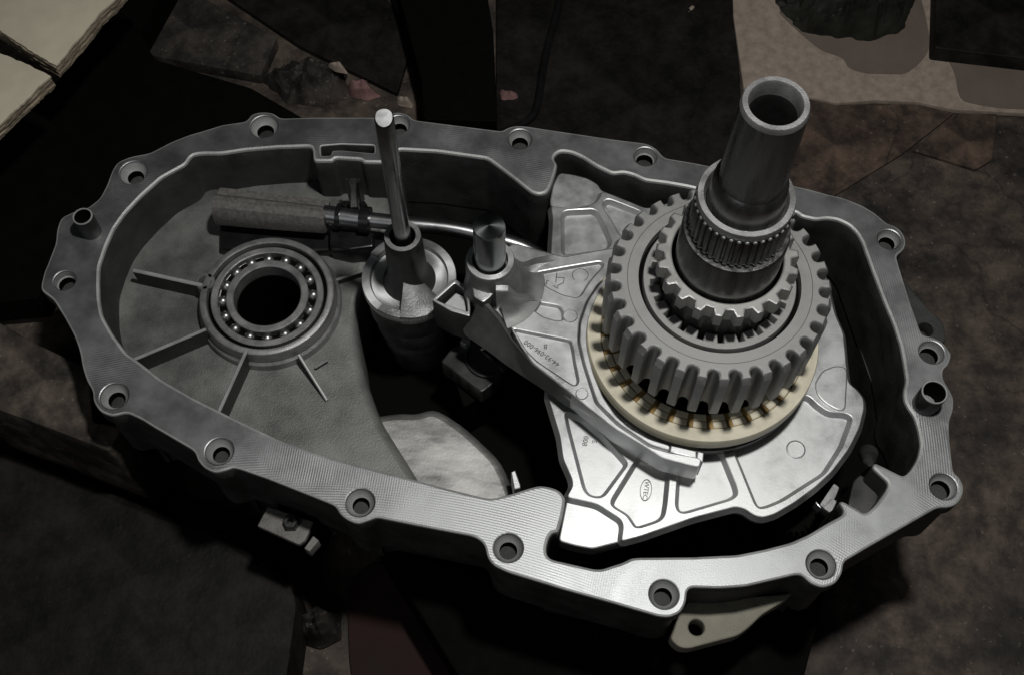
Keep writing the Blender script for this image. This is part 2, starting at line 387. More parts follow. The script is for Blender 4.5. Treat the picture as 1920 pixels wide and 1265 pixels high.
# ------------------------------------------------------------------ ball bearing in its seat
brg = thing('ball_bearing', 'open ball bearing with shiny balls pressed in the left seat', 'bearing', (BC.x, BC.y, -.038))
zt = bz - .0012
lathe('outer_race', [(105.5 * bk, zt - .012), (105.5 * bk, zt - .0004), (104 * bk, zt), (95 * bk, zt), (93 * bk, zt - .0005), (93 * bk, zt - .003), (95 * bk, zt - .006), (94 * bk, zt - .012)], BC, M['rim'], brg, 96, close=True)
lathe('inner_race', [(63 * bk, zt - .012), (63 * bk, zt - .0006), (65 * bk, zt), (75 * bk, zt), (77 * bk, zt - .0005), (77 * bk, zt - .003), (74 * bk, zt - .006), (76 * bk, zt - .012)], BC, M['rim'], brg, 96, close=True)
lathe('cage', [(80 * bk, zt - .010), (80 * bk, zt - .0042), (91 * bk, zt - .0042), (91 * bk, zt - .010)], BC, M['void'], brg, 96)
bmb = bmesh.new(); bmesh.ops.create_uvsphere(bmb, u_segments=14, v_segments=9, radius=11.0 * bk)
bmesh.ops.translate(bmb, verts=bmb.verts, vec=(0, 0, 0)); bme = bpy.data.meshes.new('ball'); bmb.to_mesh(bme); bmb.free(); bme.materials.append(M['ballsteel'])
bme.polygons.foreach_set("use_smooth", [True] * len(bme.polygons))
for i in range(16):
    a = 2 * math.pi * (i + .2) / 16
    o = bpy.data.objects.new('ball', bme); COL.objects.link(o); o.parent = brg
    o.location = (85 * bk * math.cos(a), 85 * bk * math.sin(a), zt - .0044 + .038)

# ------------------------------------------------------------------ suction strainer and its pipe
st = thing('oil_strainer', 'grey mesh oil strainer with glossy black pipe lying along the cavity wall', 'strainer', U(500, 420, -.04))
z = -.014
A = U(404, 384, z); B = U(612, 405, z); ax = (B - A).normalized(); sd = Vector((-ax.y, ax.x, 0))
k = mpp(500, 395, z)
prof = [(38, -.003), (37, .0005), (20, .001), (17, .0032), (8, .0062), (-4, .0072), (-16, .0055), (-24, .0015), (-27, -.004), (-26, -.010), (-10, -.013), (20, -.012)]
bm = bmesh.new(); rows = []
for t, s in ((0, 1.0), (.03, 1.02), (.35, 1.0), (.7, .95), (.97, .9), (1, .87)):
    p = A.lerp(B, t)
    rows.append([bm.verts.new(p + sd * (a * k * s) + Vector((0, 0, b * s))) for a, b in prof])
for P, Q in zip(rows, rows[1:]):
    for i in range(len(prof)): bm.faces.new((P[i], P[(i + 1) % len(prof)], Q[(i + 1) % len(prof)], Q[i]))
bm.faces.new(rows[0]); bm.faces.new(rows[-1])
bm_done('filter_body', bm, M['felt'], st, 25)
bm = tube_bm([Vector(U(608, 402, z)), Vector(U(650, 408, z)), Vector(U(690, 413, z))], [.0062, .0062, .0058], 20)
bm_done('neck', bm, M['gloss'], st)
pts = [U(686,412,-.015), U(760,420,-.015), U(840,428,-.016), U(905,442,-.018), U(990,468,-.022), U(1060,520,-.03)]
bm_done('pipe', tube_bm(spline3(pts), .0052, 20), M['gloss'], st)
bm_done('collar', tube_bm([Vector(U(676,411,-.015)), Vector(U(694,413,-.015))], .0088, 20), M['black'], st)
bm_done('collar', tube_bm([Vector(U(632,405,-.015)), Vector(U(640,406,-.015))], .0085, 20), M['black'], st)
slab('mounting_foot', [PL(rnd([(412,420),(640,440),(735,450),(735,470),(692,468),(688,478),(650,480),(646,470),(560,468),(412,467)], 3), -.034)], -.034, -.0425, M['black'], st, bev=.001)  # black slab in place of the shade under the strainer
# clip that holds it
cl = thing('pipe_clip', 'black forked clip holding the strainer pipe against the back wall', 'clip', U(665, 420, -.042))
slab('clip_base', [PL(rnd([(618,428),(700,434),(700,462),(655,468),(618,460)], 4), -.024)], -.024, -.0425, M['black'], cl, bev=.001)
ribbon('clip_post', [tuple(U(662, 345, -.012)[:2]), tuple(U(664, 365, -.012)[:2]), tuple(U(664, 392, -.012)[:2])], [.0068, .0042, .0052], [-.006, -.007, -.010], -.03, M['dark'], cl)
for s in (-1, 1):
    ribbon('clip_arm', [tuple(U(662 + s * 6, 344, -.008)[:2]), tuple(U(662 + s * 13, 338, -.008)[:2])], .0025, -.006, -.03, M['dark'], cl)
    ribbon('clip_foot', [tuple(U(664 + s * 14, 380, -.012)[:2]), tuple(U(664 + s * 20, 388, -.012)[:2])], .004, -.011, -.03, M['black'], cl)

# ------------------------------------------------------------------ shift cam drum, its rod
dz = -.004; DC = U(767, 521, dz); dk = mpp(767, 521, dz)
cam_t = thing('shift_cam', 'steel shift cam drum with bright stepped rim and tall collar', 'cam drum', (DC.x, DC.y, -.1))
lathe('drum', [(87 * dk, dz - .001), (88 * dk, dz - .004), (88 * dk, dz - .008), (84 * dk, dz - .010), (83 * dk, dz - .030), (74 * dk, dz - .036), (76 * dk, dz - .040), (76 * dk, dz - .052), (66 * dk, dz - .056), (70 * dk, dz - .06), (68 * dk, dz - .074), (60 * dk, dz - .076), (60 * dk, -.1)], DC, M['drum'], cam_t, 72)
lathe('dish', [(74 * dk, dz - .0005), (71 * dk, dz - .0022), (60 * dk, dz - .0025), (30 * dk, dz - .001)], DC, M['turned'], cam_t, 72)
segs = [(118, 146, .0030), (232, 262, .0022)]
lathe('rim_ring', [(89 * dk, dz - .004), (89 * dk, dz + .0001), (88 * dk, dz + .0006), (74 * dk, dz + .0006), (73 * dk, dz + .0001), (73 * dk, dz - .004)], DC, M['turned'], cam_t, 96)
for a0, a1, dh in segs:
    lathe('rim_segment', [(89 * dk, dz - .004), (89 * dk, dz + dh - .0005), (88 * dk, dz + dh), (74 * dk, dz + dh), (73 * dk, dz + dh - .0005), (73 * dk, dz - .004)], DC, M['camface'], cam_t, 14, close=True, a0=R(a0), a1=R(a1))
# ramp that climbs from the rim towards the collar
bm = bmesh.new(); rows = []
for i in range(13):
    a = R(262 + (322 - 262) * i / 12); f = i / 12
    row = []
    for r, zz in ((89, dz - .006), (89, dz + .0035 * (1 - f)), (60, dz + .010 * (1 - f * .6)), (34, dz + .016 * (1 - f * .5)), (30, dz - .002)):
        row.append(bm.verts.new((DC.x + r * dk * math.cos(a), DC.y + r * dk * math.sin(a), zz)))
    rows.append(row)
for P, Q in zip(rows, rows[1:]):
    for i in range(5): bm.faces.new((P[i], P[(i + 1) % 5], Q[(i + 1) % 5], Q[i]))
bm.faces.new(rows[0]); bm.faces.new(rows[-1])
bm_done('ramp', bm, M['camface'], cam_t)
cz = .046
lathe('collar', [(50 * dk, dz - .002), (44 * dk, dz + .002), (39 * dk, dz + .007), (36.5 * dk, dz + .016), (34.5 * dk, cz - .009), (33 * dk, cz - .0006), (32 * dk, cz), (23.5 * dk, cz), (22.5 * dk, cz - .001), (22 * dk, cz - .02)], DC, M['dark'], cam_t, 48)
lathe('collar_lip', [(32 * dk, cz + .0003), (23.5 * dk, cz + .0003)], DC, M['rim'], cam_t, 48)
bm = bmesh.new(); rr = 15.0 * dk; ztop = .160; n = 32; rows = []
for zz in (.02, .06, .11, None):
    row = []
    for i in range(n):
        a = 2 * math.pi * i / n; x = rr * math.cos(a); y = rr * math.sin(a)
        row.append(bm.verts.new((DC.x + x, DC.y + y, zz if zz else ztop + min(0, y * .5 - .001) + min(0, (x + .85 * rr) * .8))))
    rows.append(row)
for P, Q in zip(rows, rows[1:]):
    for i in range(n): bm.faces.new((P[i], P[(i + 1) % n], Q[(i + 1) % n], Q[i]))
top = [bm.verts.new((v.co.x * .86 + DC.x * .14, v.co.y * .86 + DC.y * .14, v.co.z + .0012)) for v in rows[-1]]
for i in range(n): bm.faces.new((rows[-1][i], rows[-1][(i + 1) % n], top[(i + 1) % n], top[i]))
ftop = bm.faces.new(top); ftop.material_index = 1
bm.faces.new(rows[0])
o = bm_done('shift_rod', bm, [M['rodsteel'], M['polish']], None); o.data.transform(Matrix.Translation((-DC.x, -DC.y, 0))); o.location = (DC.x, DC.y, 0)
tag(o, 'long thin steel rod standing upright in the cam drum collar, slanted bright tip', 'rod')

# ------------------------------------------------------------------ main axis of the sprocket and shaft
AX = U(1317.5, 626, .022)
def kk(z):    # metres per pixel on the axis at height z
    return -(ROT.transposed() @ (Vector((AX.x, AX.y, z)) - CAM)).z / FPX

# ------------------------------------------------------------------ ribbed support plate
pz = -.004; pf = -.0078; pb = -.020
PLATE = [(1048,324),(1073,327),(1101,334),(1122,346),(1127,357),(1151,366),(1212,391),(1290,372),(1400,395),(1500,450),(1550,520),(1566,588),(1582,625),(1587,679),(1592,718),(1607,729),(1620,746),(1621,766),(1612,802),(1592,842),(1561,883),(1529,913),(1491,941),(1453,963),(1430,970),(1413,965),(1397,953),(1380,949),(1300,970),(1200,1005),(1167,1014),(1111,1028),(1078,1022),(1047,1013),(1063,933),(1064,926),(1073,911),(1072,898),(1055,860),(1049,817),(1026,741),(1040,650),(1040,560),(1032,475),(1036,408),(1037,390),(1032,385),(1031,377),(1037,347)]
sp = thing('support_plate', 'bright ribbed aluminium plate under the sprocket with cast pockets and lettering', 'plate', (AX.x, AX.y, pb))
cen = circle(AX, 150 * kk(0), 64)
slab('plate_base', [PL(rnd(PLATE, 8), pf), cen], pf, pb, [M['panel'], M['bright']], sp, bev=.0008, side=1)
RIBS = [(1032,386),(1075,391),(1113,382),(1124,372),(1127,358),(1151,366),(1212,391),(1290,372),(1400,395),(1500,450),(1550,520),(1566,588),(1582,625),(1587,679),(1592,718),(1607,729),(1620,746),(1621,766),(1612,802),(1592,842),(1561,883),(1529,913),(1491,941),(1453,963),(1430,970),(1413,965),(1397,953),(1380,949),(1300,970),(1200,1005),(1164,1014),(1168,985),(1164,973),(1122,946),(1110,942),(1064,932),(1064,926),(1073,911),(1072,898),(1055,860),(1049,817),(1026,741),(1040,650),(1040,560),(1032,475),(1036,408)]
POCK = [
 [(1058,770),(1064,800),(1094,916),(1104,928),(1120,932),(1133,929),(1178,868),(1130,815),(1090,780)],
 [(1212,830),(1147,935),(1146,945),(1154,952),(1175,964),(1183,976),(1190,987),(1200,988),(1236,976),(1246,966),(1250,940),(1258,855)],
 [(1274,845),(1267,946),(1272,958),(1284,961),(1372,935),(1383,926),(1381,912),(1352,840)],
 [(1372,836),(1416,944),(1424,952),(1438,950),(1467,938),(1547,887),(1580,835),(1597,789),(1597,780),(1586,774),(1554,772),(1532,757),(1518,742),(1492,738),(1480,752),(1446,792),(1405,820)],
 [(1053,402),(1060,395),(1113,392),(1123,400),(1147,452),(1141,466),(1054,479)],
 [(1128,382),(1138,373),(1152,377),(1205,398),(1205,445),(1165,446)],
]
loops = [PL(rnd(RIBS, 8), pz)] + [PL(rnd(p, 9), pz) for p in POCK] + [circle(AX, 151 * kk(0), 64)]
# the big pocket may touch the centre opening: keep the opening smaller than every pocket
slab('rib_web', loops, pz, pf - .0002, M['bright'], sp, bev=.0007, bottom=False, draft={i: .0021 for i in range(0, 7)})
z = pz + .0012
slab('pad', [PL(rnd([(1527,718),(1541,694),(1566,684),(1586,687),(1590,698),(1586,768),(1572,769),(1549,757),(1533,741)], 8), z)], z, pf, M['bright'], sp, bev=.0010)
c = U(1492, 842, pf); kx = mpp(1492, 842, pf)
lathe('pad', [(18.5 * kx, pf - .0001), (18 * kx, pf + .0006), (16.5 * kx, pf + .0008), (15.5 * kx, pf + .0003), (0, pf + .0003)], c, M['bright'], sp, 32)
lathe('emblem_ring', [(1, 0)], c, M['ink'], sp, 3) if False else None
# oval maker's mark and date figures
kx = mpp(1208, 920, pf); oc = U(1211, 918, pf)
bm = bmesh.new()
for i in range(40):
    pass
el = [(11 * math.cos(2 * math.pi * i / 40), 20 * math.sin(2 * math.pi * i / 40)) for i in range(40)]
rot = R(-10)
def elp(s): return [(oc.x + kx * s * (x * math.cos(rot) - y * 1.1 * math.sin(rot)), oc.y + kx * s * (x * math.sin(rot) + y * 1.1 * math.cos(rot))) for x, y in el]
bm.free()
slab('oval_mark', [elp(1), elp(.9)], pf + .0002, pf - .0001, M['ink'], sp, bev=0)
text('lettering', 'WTEC', 1211, 918, pf + .0001, R(-100), 11 * kx * 1.15, M['ink'], sp)
text('lettering', '008', 1097, 826, pf + .0001, R(-102), 14 * kx, M['ink'], sp)
text('lettering', 'S.', 1114, 828, pf + .0001, R(-102), 13 * kx, M['ink'], sp)

# ------------------------------------------------------------------ sliding ring of cream plastic
rz = .022; rk = kk(rz)
ring = thing('sliding_ring', 'cream plastic ring with brown stained notches below the sprocket', 'ring', (AX.x, AX.y, 0))
lathe('ring_body', [(196 * rk, -.002), (200 * rk, .010), (214 * rk, .0125), (217 * rk, rz - .009), (217 * rk, rz - .001), (215.5 * rk, rz), (192 * rk, rz), (190.5 * rk, rz - .0008), (190 * rk, rz - .003), (158 * rk, rz - .0045), (157 * rk, rz - .02), (150 * rk, rz - .03)], AX, M['cream'], ring, 128)
lathe('oil_bed', [(190.2 * rk, rz - .0029), (189.6 * rk, rz - .0011), (175 * rk, rz - .0018), (160 * rk, rz - .0030), (157 * rk, rz - .0044), (156.4 * rk, rz - .02)], AX, M['amber'], ring, 96)  # amber stands for oil in the gaps plus shade of the sprocket teeth
NT = 32
for i in range(NT):
    a0 = 2 * math.pi * (i + .16) / NT; a1 = 2 * math.pi * (i + .84) / NT
    for (ra, rb, dzz) in ((189.3, 176, -.0002), (174.5, 160, -.0014)):
        lathe('tooth', [(ra * rk, rz - .0044), (ra * rk, rz + dzz - .0006), ((ra - 2) * rk, rz + dzz), ((rb + 2) * rk, rz + dzz - .0003), (rb * rk, rz + dzz - .001), (rb * rk, rz - .0046)], AX, M['cream'], ring, 3, close=True, a0=a0, a1=a1)
lathe('hub_core', [(156 * rk, -.012), (120 * rk, -.010), (120 * rk, .043), (0, .043)], AX, M['void'], ring, 48)
lathe('groove_ring', [(205 * rk, -.0045), (210 * rk, -.004), (212 * rk, .004), (205 * rk, .006), (196 * rk, .008)], AX, M['dark'], ring, 96)

# ------------------------------------------------------------------ chain sprocket
sz, sb = .0864, .044; sk = kk(sz)
spr = thing('chain_sprocket', 'wide grey steel sprocket with deep rounded teeth around the shaft', 'sprocket', (AX.x, AX.y, sb))
def toothed(rt, rr, N, ph, wslot, nb=7):
    pts = []
    for i in range(N):
        a = 2 * math.pi * (i + ph) / N           # slot centre
        h = wslot / 2
        u = Vector((math.cos(a), math.sin(a))); v = Vector((-u.y, u.x))
        for s, r_ in ((-1.16, rt - .0), ):
            pts.append((u * (rt - .4) + v * (h * 1.22 * -1)))
        pts.append(u * (rt - 5) + v * (-h * 1.02))
        for k in range(nb):
            t = math.pi * k / (nb - 1)
            pts.append(u * (rr + h - h * math.sin(t)) + v * (-h * math.cos(t)))
        pts.append(u * (rt - 5) + v * (h * 1.02))
        pts.append(u * (rt - .4) + v * (h * 1.22))
        an = a + math.pi / N; pts.append(Vector((math.cos(an), math.sin(an))) * (rt + .3))
    return pts
T = toothed(212, 186, 32, .32, 21)
def clampr(l, rm): return [tuple(AX.xy + (Vector(p) - AX.xy) * min(1, rm * sk / (Vector(p) - AX.xy).length)) for p in l]
g = [(AX.x + p.x * sk, AX.y + p.y * sk) for p in T]
bm = bmesh.new(); rows = []
for d, rm, zz in ((.0008, 209, sb), (0, 212.5, sb + .002), (0, 212.5, sz - .0046), (0, 206, sz - .0009), (.0004, 205, sz - .0003), (.0009, 204, sz)):
    ll = clampr(inset(g, d) if d else g, rm); rows.append([bm.verts.new((x, y, zz)) for x, y in ll])
for P, Q in zip(rows, rows[1:]):
    for i in range(len(P)):
        f_ = bm.faces.new((P[i], P[(i + 1) % len(P)], Q[(i + 1) % len(P)], Q[i]))
        if P is rows[2] and (P[i].co.xy - AX.xy).length > 208 * sk and (P[(i + 1) % len(P)].co.xy - AX.xy).length > 208 * sk: f_.material_index = 1
        if P is rows[3] or P is rows[4]: f_.material_index = 1  # bright edge band is a painted bevel highlight
hi = [bm.verts.new((x, y, sz)) for x, y in circle(AX, 152.4 * sk, 96)[::-1]]; lo = [bm.verts.new((v.co.x, v.co.y, sb)) for v in hi]
for i in range(96): bm.faces.new((lo[i], lo[(i + 1) % 96], hi[(i + 1) % 96], hi[i]))
for A_, B_, fl_ in ((rows[-1], hi, 0), (rows[0], lo, 1)):
    al = A_ + B_
    for t in tessellate_polygon([[v.co for v in A_], [v.co for v in B_]]):
        a, b, c = (al[i] for i in t); nz = (b.co - a.co).cross(c.co - a.co).z
        if abs(nz) < 1e-13: continue
        if (nz < 0) != bool(fl_): a, c = c, a
        try: bm.faces.new((a, b, c))
        except ValueError: pass
flat_caps(bm_done('toothed_rim', bm, [M['steel'], M['worn']], spr, recalc=False).data)
lathe('inner_disc', [(143.9 * sk, sz - .012), (143.5 * sk, sz - .0012), (142.5 * sk, sz - .0006), (136 * sk, sz - .0006)], AX, M['steel'], spr, 96)
lathe('groove', [(152.5 * sk, sz - .007), (143 * sk, sz - .007)], AX, M['void'], spr, 96)  # groove floor coloured black for its shade
lathe('score_line', [(173.6 * sk, sz + .00008), (172.6 * sk, sz + .00008)], AX, M['dark'], spr, 96)
# inward teeth of the disc
pts = []; ND = 21
def dogs(rt, rr, N, ph, wt, wr):
    o = []
    for i in range(N):
        a = 2 * math.pi * (i + ph) / N; st_ = 2 * math.pi / N
        for r_, f in ((rr, -.5 + (1 - wr) / 2 * .2), (rr, -wr / 2), (rt, -wt / 2), (rt, wt / 2), (rr, wr / 2)):
            o.append((AX.x + r_ * sk * math.cos(a + f * st_), AX.y + r_ * sk * math.sin(a + f * st_)))
    return o
slab('inner_teeth', [circle(AX, 142.6 * sk, 96), dogs(130, 113, ND, .55, .28, .38)], sz - .0007, sz - .014, M['steel'], spr, bev=.0006)
lathe('web', [(141 * sk, sz - .0141), (100 * sk, sz - .0141), (100 * sk, sb)], AX, M['void'], spr, 64)

dg = thing('dog_ring', 'light grey toothed ring around the foot of the shaft', 'dog ring', (AX.x, AX.y, .09)); dz_ = .1135; kd = kk(dz_)
slab('toothed_ring', [[(AX.x + (x - AX.x) * kd / sk, AX.y + (y - AX.y) * kd / sk) for x, y in dogs(134, 120, ND, .05, .34, .62)], circle(AX, 105 * kd, 96)], dz_, dz_ - .010, [M['dog'], M['rim']], dg, bev=.0009, hb={0: (.0010, 1)})
lathe('sleeve', [(116 * kd, dz_ - .0098), (116 * kd, .07), (104.3 * kd, .07), (104.3 * kd, dz_ - .0015)], AX, M['dark'], dg, 64)

# ------------------------------------------------------------------ hollow output shaft
sh = thing('output_shaft', 'dark hollow steel shaft rising through the sprocket with a splined collar', 'shaft', (AX.x, AX.y, .05))
k1 = kk(.12); k2 = kk(.155); k3 = kk(.175); k4 = kk(.239)
lathe('journal', [(99 * k1, .06), (99 * k1, .1385), (96 * k1, .1405), (80 * k1, .1406)], AX, M['shaft'], sh, 96)
NS = 39
def spl(rt, rr, n, ph=0):
    o = []
    for i in range(n):
        a = 2 * math.pi * (i + ph) / n; s = 2 * math.pi / n
        for r_, f in ((rr, -.36), (rt, -.2), (rt, .2), (rr, .36)): o.append((AX.x + r_ * math.cos(a + f * s), AX.y + r_ * math.sin(a + f * s)))
    return o
slab('splines', [spl(93.5 * k2, 89 * k2, NS), circle(AX, 70 * k2, 64)], .1645, .1432, [M['shaft'], M['chamfer']], sh, bev=.0008, hb={0: (.0013, 1)})
slab('spline_edge', [spl(93.8 * k2, 89.2 * k2, NS), circle(AX, 75 * k2, 64)], .1432, .1420, M['chamfer'], sh, bev=.0003)
lathe('collar', [(89 * k2, .1640), (91 * k2, .1652), (91 * k2, .1672), (89.5 * k2, .1688), (79 * k2, .1688), (76 * k2, .1672), (75 * k2, .163)], AX, M['rim'], sh, 96)
zt = .2392
lathe('tube', [(74 * k3, .160), (73.5 * k3, .172), (72 * k3, .178), (70 * k3, .1815), (66.8 * k4 + .0006, .184), (66.5 * k4, zt - .0028)], AX, M['shaft'], sh, 72)
lathe('mouth', [(66.5 * k4, zt - .0028), (64.5 * k4, zt - .0008), (63 * k4, zt), (53 * k4, zt), (50.5 * k4, zt - .0012), (49 * k4, zt - .007), (47.5 * k4, zt - .0085)], AX, M['rim'], sh, 72)
lathe('bore', [(47.6 * k4, zt - .008), (46 * k4, zt - .010), (46 * k4, .08), (0, .08)], AX, M['dark'], sh, 64)  # darker steel paints the shade inside the hollow shaft

# ------------------------------------------------------------------ shift fork
fz, fp, fb = .022, .0198, .0005
fk = thing('shift_fork', 'bright aluminium shift fork hugging the cream ring, numbered panel', 'shift fork', U(919, 520, 0))
RIM = [(893,545),(920,572),(956,611),(976,648),(998,680),(1034,708),(1099,761),(1150,802),(1200,832),(1243,859),(1290,871),(1313,876),(1316,858),(1256,847),(1218,836),(1157,795),(1117,755),(1094,683),(1084,640),(1086,604),(1100,564),(1122,530),(1160,500),(1165,462),(1141,466),(1058,481),(1045,478),(1000,466),(965,455),(940,470)]
SHOE = [(1256,844),(1219,833),(1158,792),(1119,753),(1096,682),(1086,640),(1088,604),(1102,564),(1124,532),(1150,510),(1158,520),(1135,532),(1116,564),(1104,598),(1100,626),(1102,655),(1113,700),(1132,745),(1155,778),(1180,801),(1218,822),(1257,834)]
P1 = [(962,616),(1068,637),(1072,644),(1078,680),(1085,714),(1080,722),(1072,720),(1006,676),(985,655)]
P2 = [(990,563),(1048,573),(1055,582),(1056,600),(1040,600),(1015,592),(1000,580)]
P3 = [(1006,511),(1060,501),(1126,490),(1132,497),(1105,528),(1089,554),(1080,558),(1055,552),(1024,537)]
slab('fork_web', [PL(rnd(RIM, 8), fp)], fp, fb, [M['panel'], M['bright']], fk, bev=.0003, side=1)
slab('fork_rim', [PL(rnd(RIM, 8), fz), PL(rnd(P1, 6), fz), PL(rnd(P2, 5), fz), PL(rnd(P3, 6), fz)], fz, fp - .0002, M['bright'], fk, bev=.0008, bottom=False, draft={1: .0011, 2: .0011, 3: .0011})
slab('fork_shoe', [PL(rnd(SHOE, 8), fz + .0003)], fz + .0003, fb + .003, M['bright'], fk, bev=.0007)
slab('shoe_tip', [PL([(1257,846),(1258,834),(1306,845),(1305,858)], fz + .0006)], fz + .0006, fb + .003, M['bright'], fk, bev=.0006)
slab('shoe_tip', [PL([(1307,858),(1308,845),(1320,848),(1318,866)], fz + .0004)], fz + .0004, fb + .001, M['bright'], fk, bev=.0006)
for (x, y, r, h) in ((1069,593,14,.0008), (1091,738,12,.0006)):
    kx = mpp(x, y, fz); lathe('boss', [(r * kx, fz - .003), (r * kx, fz + h - .0004), ((r - 1.5) * kx, fz + h), (0, fz + h)], U(x, y, fz), M['bright'], fk, 28)
kx = mpp(1020, 660, fp)
text('lettering', '44-93-096-000', 1016, 662, fp + .0002, R(180 - 37.5), 13.6 * kx, M['ink'], fk)
text('lettering', 'B', 1023, 649, fp + .0002, R(180 - 10), 14 * kx, M['ink'], fk)
text('lettering', '3', 1026, 529, fp + .0002, R(180 - 20), 14 * kx, M['ink'], fk)
# outline cast marks on the upper panel
for pth in ([(1043,520),(1058,521),(1056,531),(1046,535),(1046,541),(1038,536)], [(1044,512),(1042,530)]):
    bm_done('cast_mark', tube_bm([Vector(U(x, y, fp + .0001)) for x, y in pth], .00028, 6), M['ink'], fk)
bm_done('cast_mark', tube_bm([Vector(U(1088 + 15 * math.cos(t), 516 - 12 * math.sin(t), fp + .0001)) for t in [R(a) for a in range(-60, 235, 18)]], .00022, 6), M['ink'], fk)
# hub with webs falling to the plate level
hz = .050; HC = U(919, 487, hz); hk = mpp(919, 487, hz)
lathe('hub', [(58 * hk, fb), (54 * hk, .018), (48 * hk, .030), (46.5 * hk, hz - .002), (45 * hk, hz - .0003), (44 * hk, hz), (34 * hk, hz), (33 * hk, hz - .0005), (32.5 * hk, hz - .012)], HC, M['seat'], fk, 64)  # greyer than the fork rim: shade of the steep sides in the colour
lathe('hub_lip', [(45.2 * hk, hz - .0004), (44.2 * hk, hz + .0003), (34 * hk, hz + .0003), (33.2 * hk, hz - .0006)], HC, M['bright'], fk, 64)
def web(pts, w, z0=.044, flat=.22, m='bright'):
    P = spline3([Vector((*U(x, y, zz)[:2], 0)) for x, y, zz in pts], 6)
    n = len(P); zt = []
    for i in range(n):
        t = i / (n - 1); t = max(0, (t - flat) / (1 - flat)); zt.append(fz + .0004 + (z0 - fz) * (1 - t) ** 2.2)
    ribbon('hub_web', [(p.x, p.y) for p in P], w * hk, zt, fb + .001, M[m], fk)
web([(940,492,.044),(978,484,.044),(1005,482,.03),(1040,483,.022)], 15)
web([(930,540,.044),(965,540,.044),(990,550,.03),(1015,560,.022)], 15)
bm = lathe_bm([(108 * hk, fz - .006), (104 * hk, fz + .0004), (90 * hk, fz + .0012), (76 * hk, fz + .0035), (64 * hk, fz + .008), (55 * hk, fz + .015), (47 * hk, fz + .024), (40 * hk, fz + .024)], HC, 28, None, R(-72), R(14)); bm_done('hub_fillet', bm, M['seat'], fk, 60)  # darker material paints the shade of the sloping fillet
slab('foot', [PL(rnd([(884,530),(931,541),(920,556),(906,567),(888,556)], 4), .036)], .036, .004, [M['bright'], M['cast']], fk, bev=.0007, side=1)
kx = mpp(903, 553, .036); lathe('boss', [(10 * kx, .0355), (9.5 * kx, .0367), (0, .0367)], U(903, 551, .036), M['bright'], fk, 24)
bz_ = .020
tp = [(884,592,.020),(897,562,.034),(912,574,.031),(935,600,.028),(958,636,.0245),(998,683,.0222),(1036,712,.0218),(1070,740,.0218)]
bp_ = [(868,618,.004),(872,628,.002),(883,636,.001),(915,658,.001),(949,684,.001),(1000,718,.001),(1036,742,.001),(1066,764,.001)]
bm = bmesh.new(); rows = []
for i in range(8):
    A_ = U(*tp[i]); B_ = U(*bp_[i]); m1 = A_.lerp(B_, .5) + Vector((.0006, .0012, -.0006))
    back = A_ + Vector((.0012, .0024, 0)); rows.append([bm.verts.new(v) for v in (A_, m1, B_, Vector((back.x, back.y, B_.z)), Vector((back.x, back.y, min(A_.z - .0012, fp - .0006) if i > 3 else A_.z - .0012)))])
for P, Q in zip(rows, rows[1:]):
    for k in range(5): bm.faces.new((P[k], P[(k + 1) % 5], Q[(k + 1) % 5], Q[k]))
bm.faces.new(rows[0]); bm.faces.new(rows[-1])
bm_done('fork_side', bm, M['arm'], fk, 50)
slab('follower_box', [PL(rnd([(809,562),(853,522),(884,542),(881,593),(845,583)], 4), bz_), PL(rnd([(818,562),(853,531),(873,546),(877,584),(842,573)], 3), bz_)], bz_, -.012, [M['bright'], M['cast']], fk, bev=.0006, side=1)
slab('follower_pad', [PL([(832,571),(855,549),(870,556),(876,592),(850,584)], bz_ - .006)], bz_ - .006, -.01, M['panel'], fk, bev=.0005)
bm = lathe_bm([(0, 0)], (0, 0), 3) if False else None

pin = lathe('fork_rail', [(29.5 * hk, .02), (29.5 * hk, .0850), (28.0 * hk, .0866), (3 * hk, .0874), (0, .0874)], (0, 0), M['pin'], None, 48, smooth=20)
pin.location = (HC.x, HC.y, 0); tag(pin, 'polished round steel pin with conical end standing in the fork hub', 'pin')

# ------------------------------------------------------------------ dark bracket below the fork
br = thing('detent_bracket', 'black block bracket with round socket between cam drum and fork', 'bracket', U(890, 700, -.09))
slab('block', [PL(rnd([(826,678),(846,652),(880,636),(945,688),(938,708),(903,735)], 5), -.036)], -.036, -.052, [M['dark'], M['shaft']], br, bev=.001, side=1)
c = U(915, 668, -.034); kx = mpp(915, 668, -.034)
lathe('socket', [(44 * kx, -.037), (43 * kx, -.0335), (40 * kx, -.033), (37 * kx, -.0345), (20 * kx, -.036), (18 * kx, -.045)], c, M['dark'], br, 48)
slab('stem', [PL(rnd([(850,700),(900,690),(920,730),(870,760)], 6), -.05)], -.0522, -.099, M['void'], br, bev=0)
slab('tab', [PL(rnd([(862,640),(868,631),(880,633),(882,642),(872,646)], 2), -.030)], -.030, -.0362, M['bright'], br, bev=.0005)
o = slab('locating_peg', [PL(rnd([(958,884),(966,880),(976,908),(976,914),(964,917)], 2), -.03)], -.03, -.058, M['bright'], None, bev=.0006)
tag(o, 'small bright peg in the dark cavity beside the near flange', 'peg')

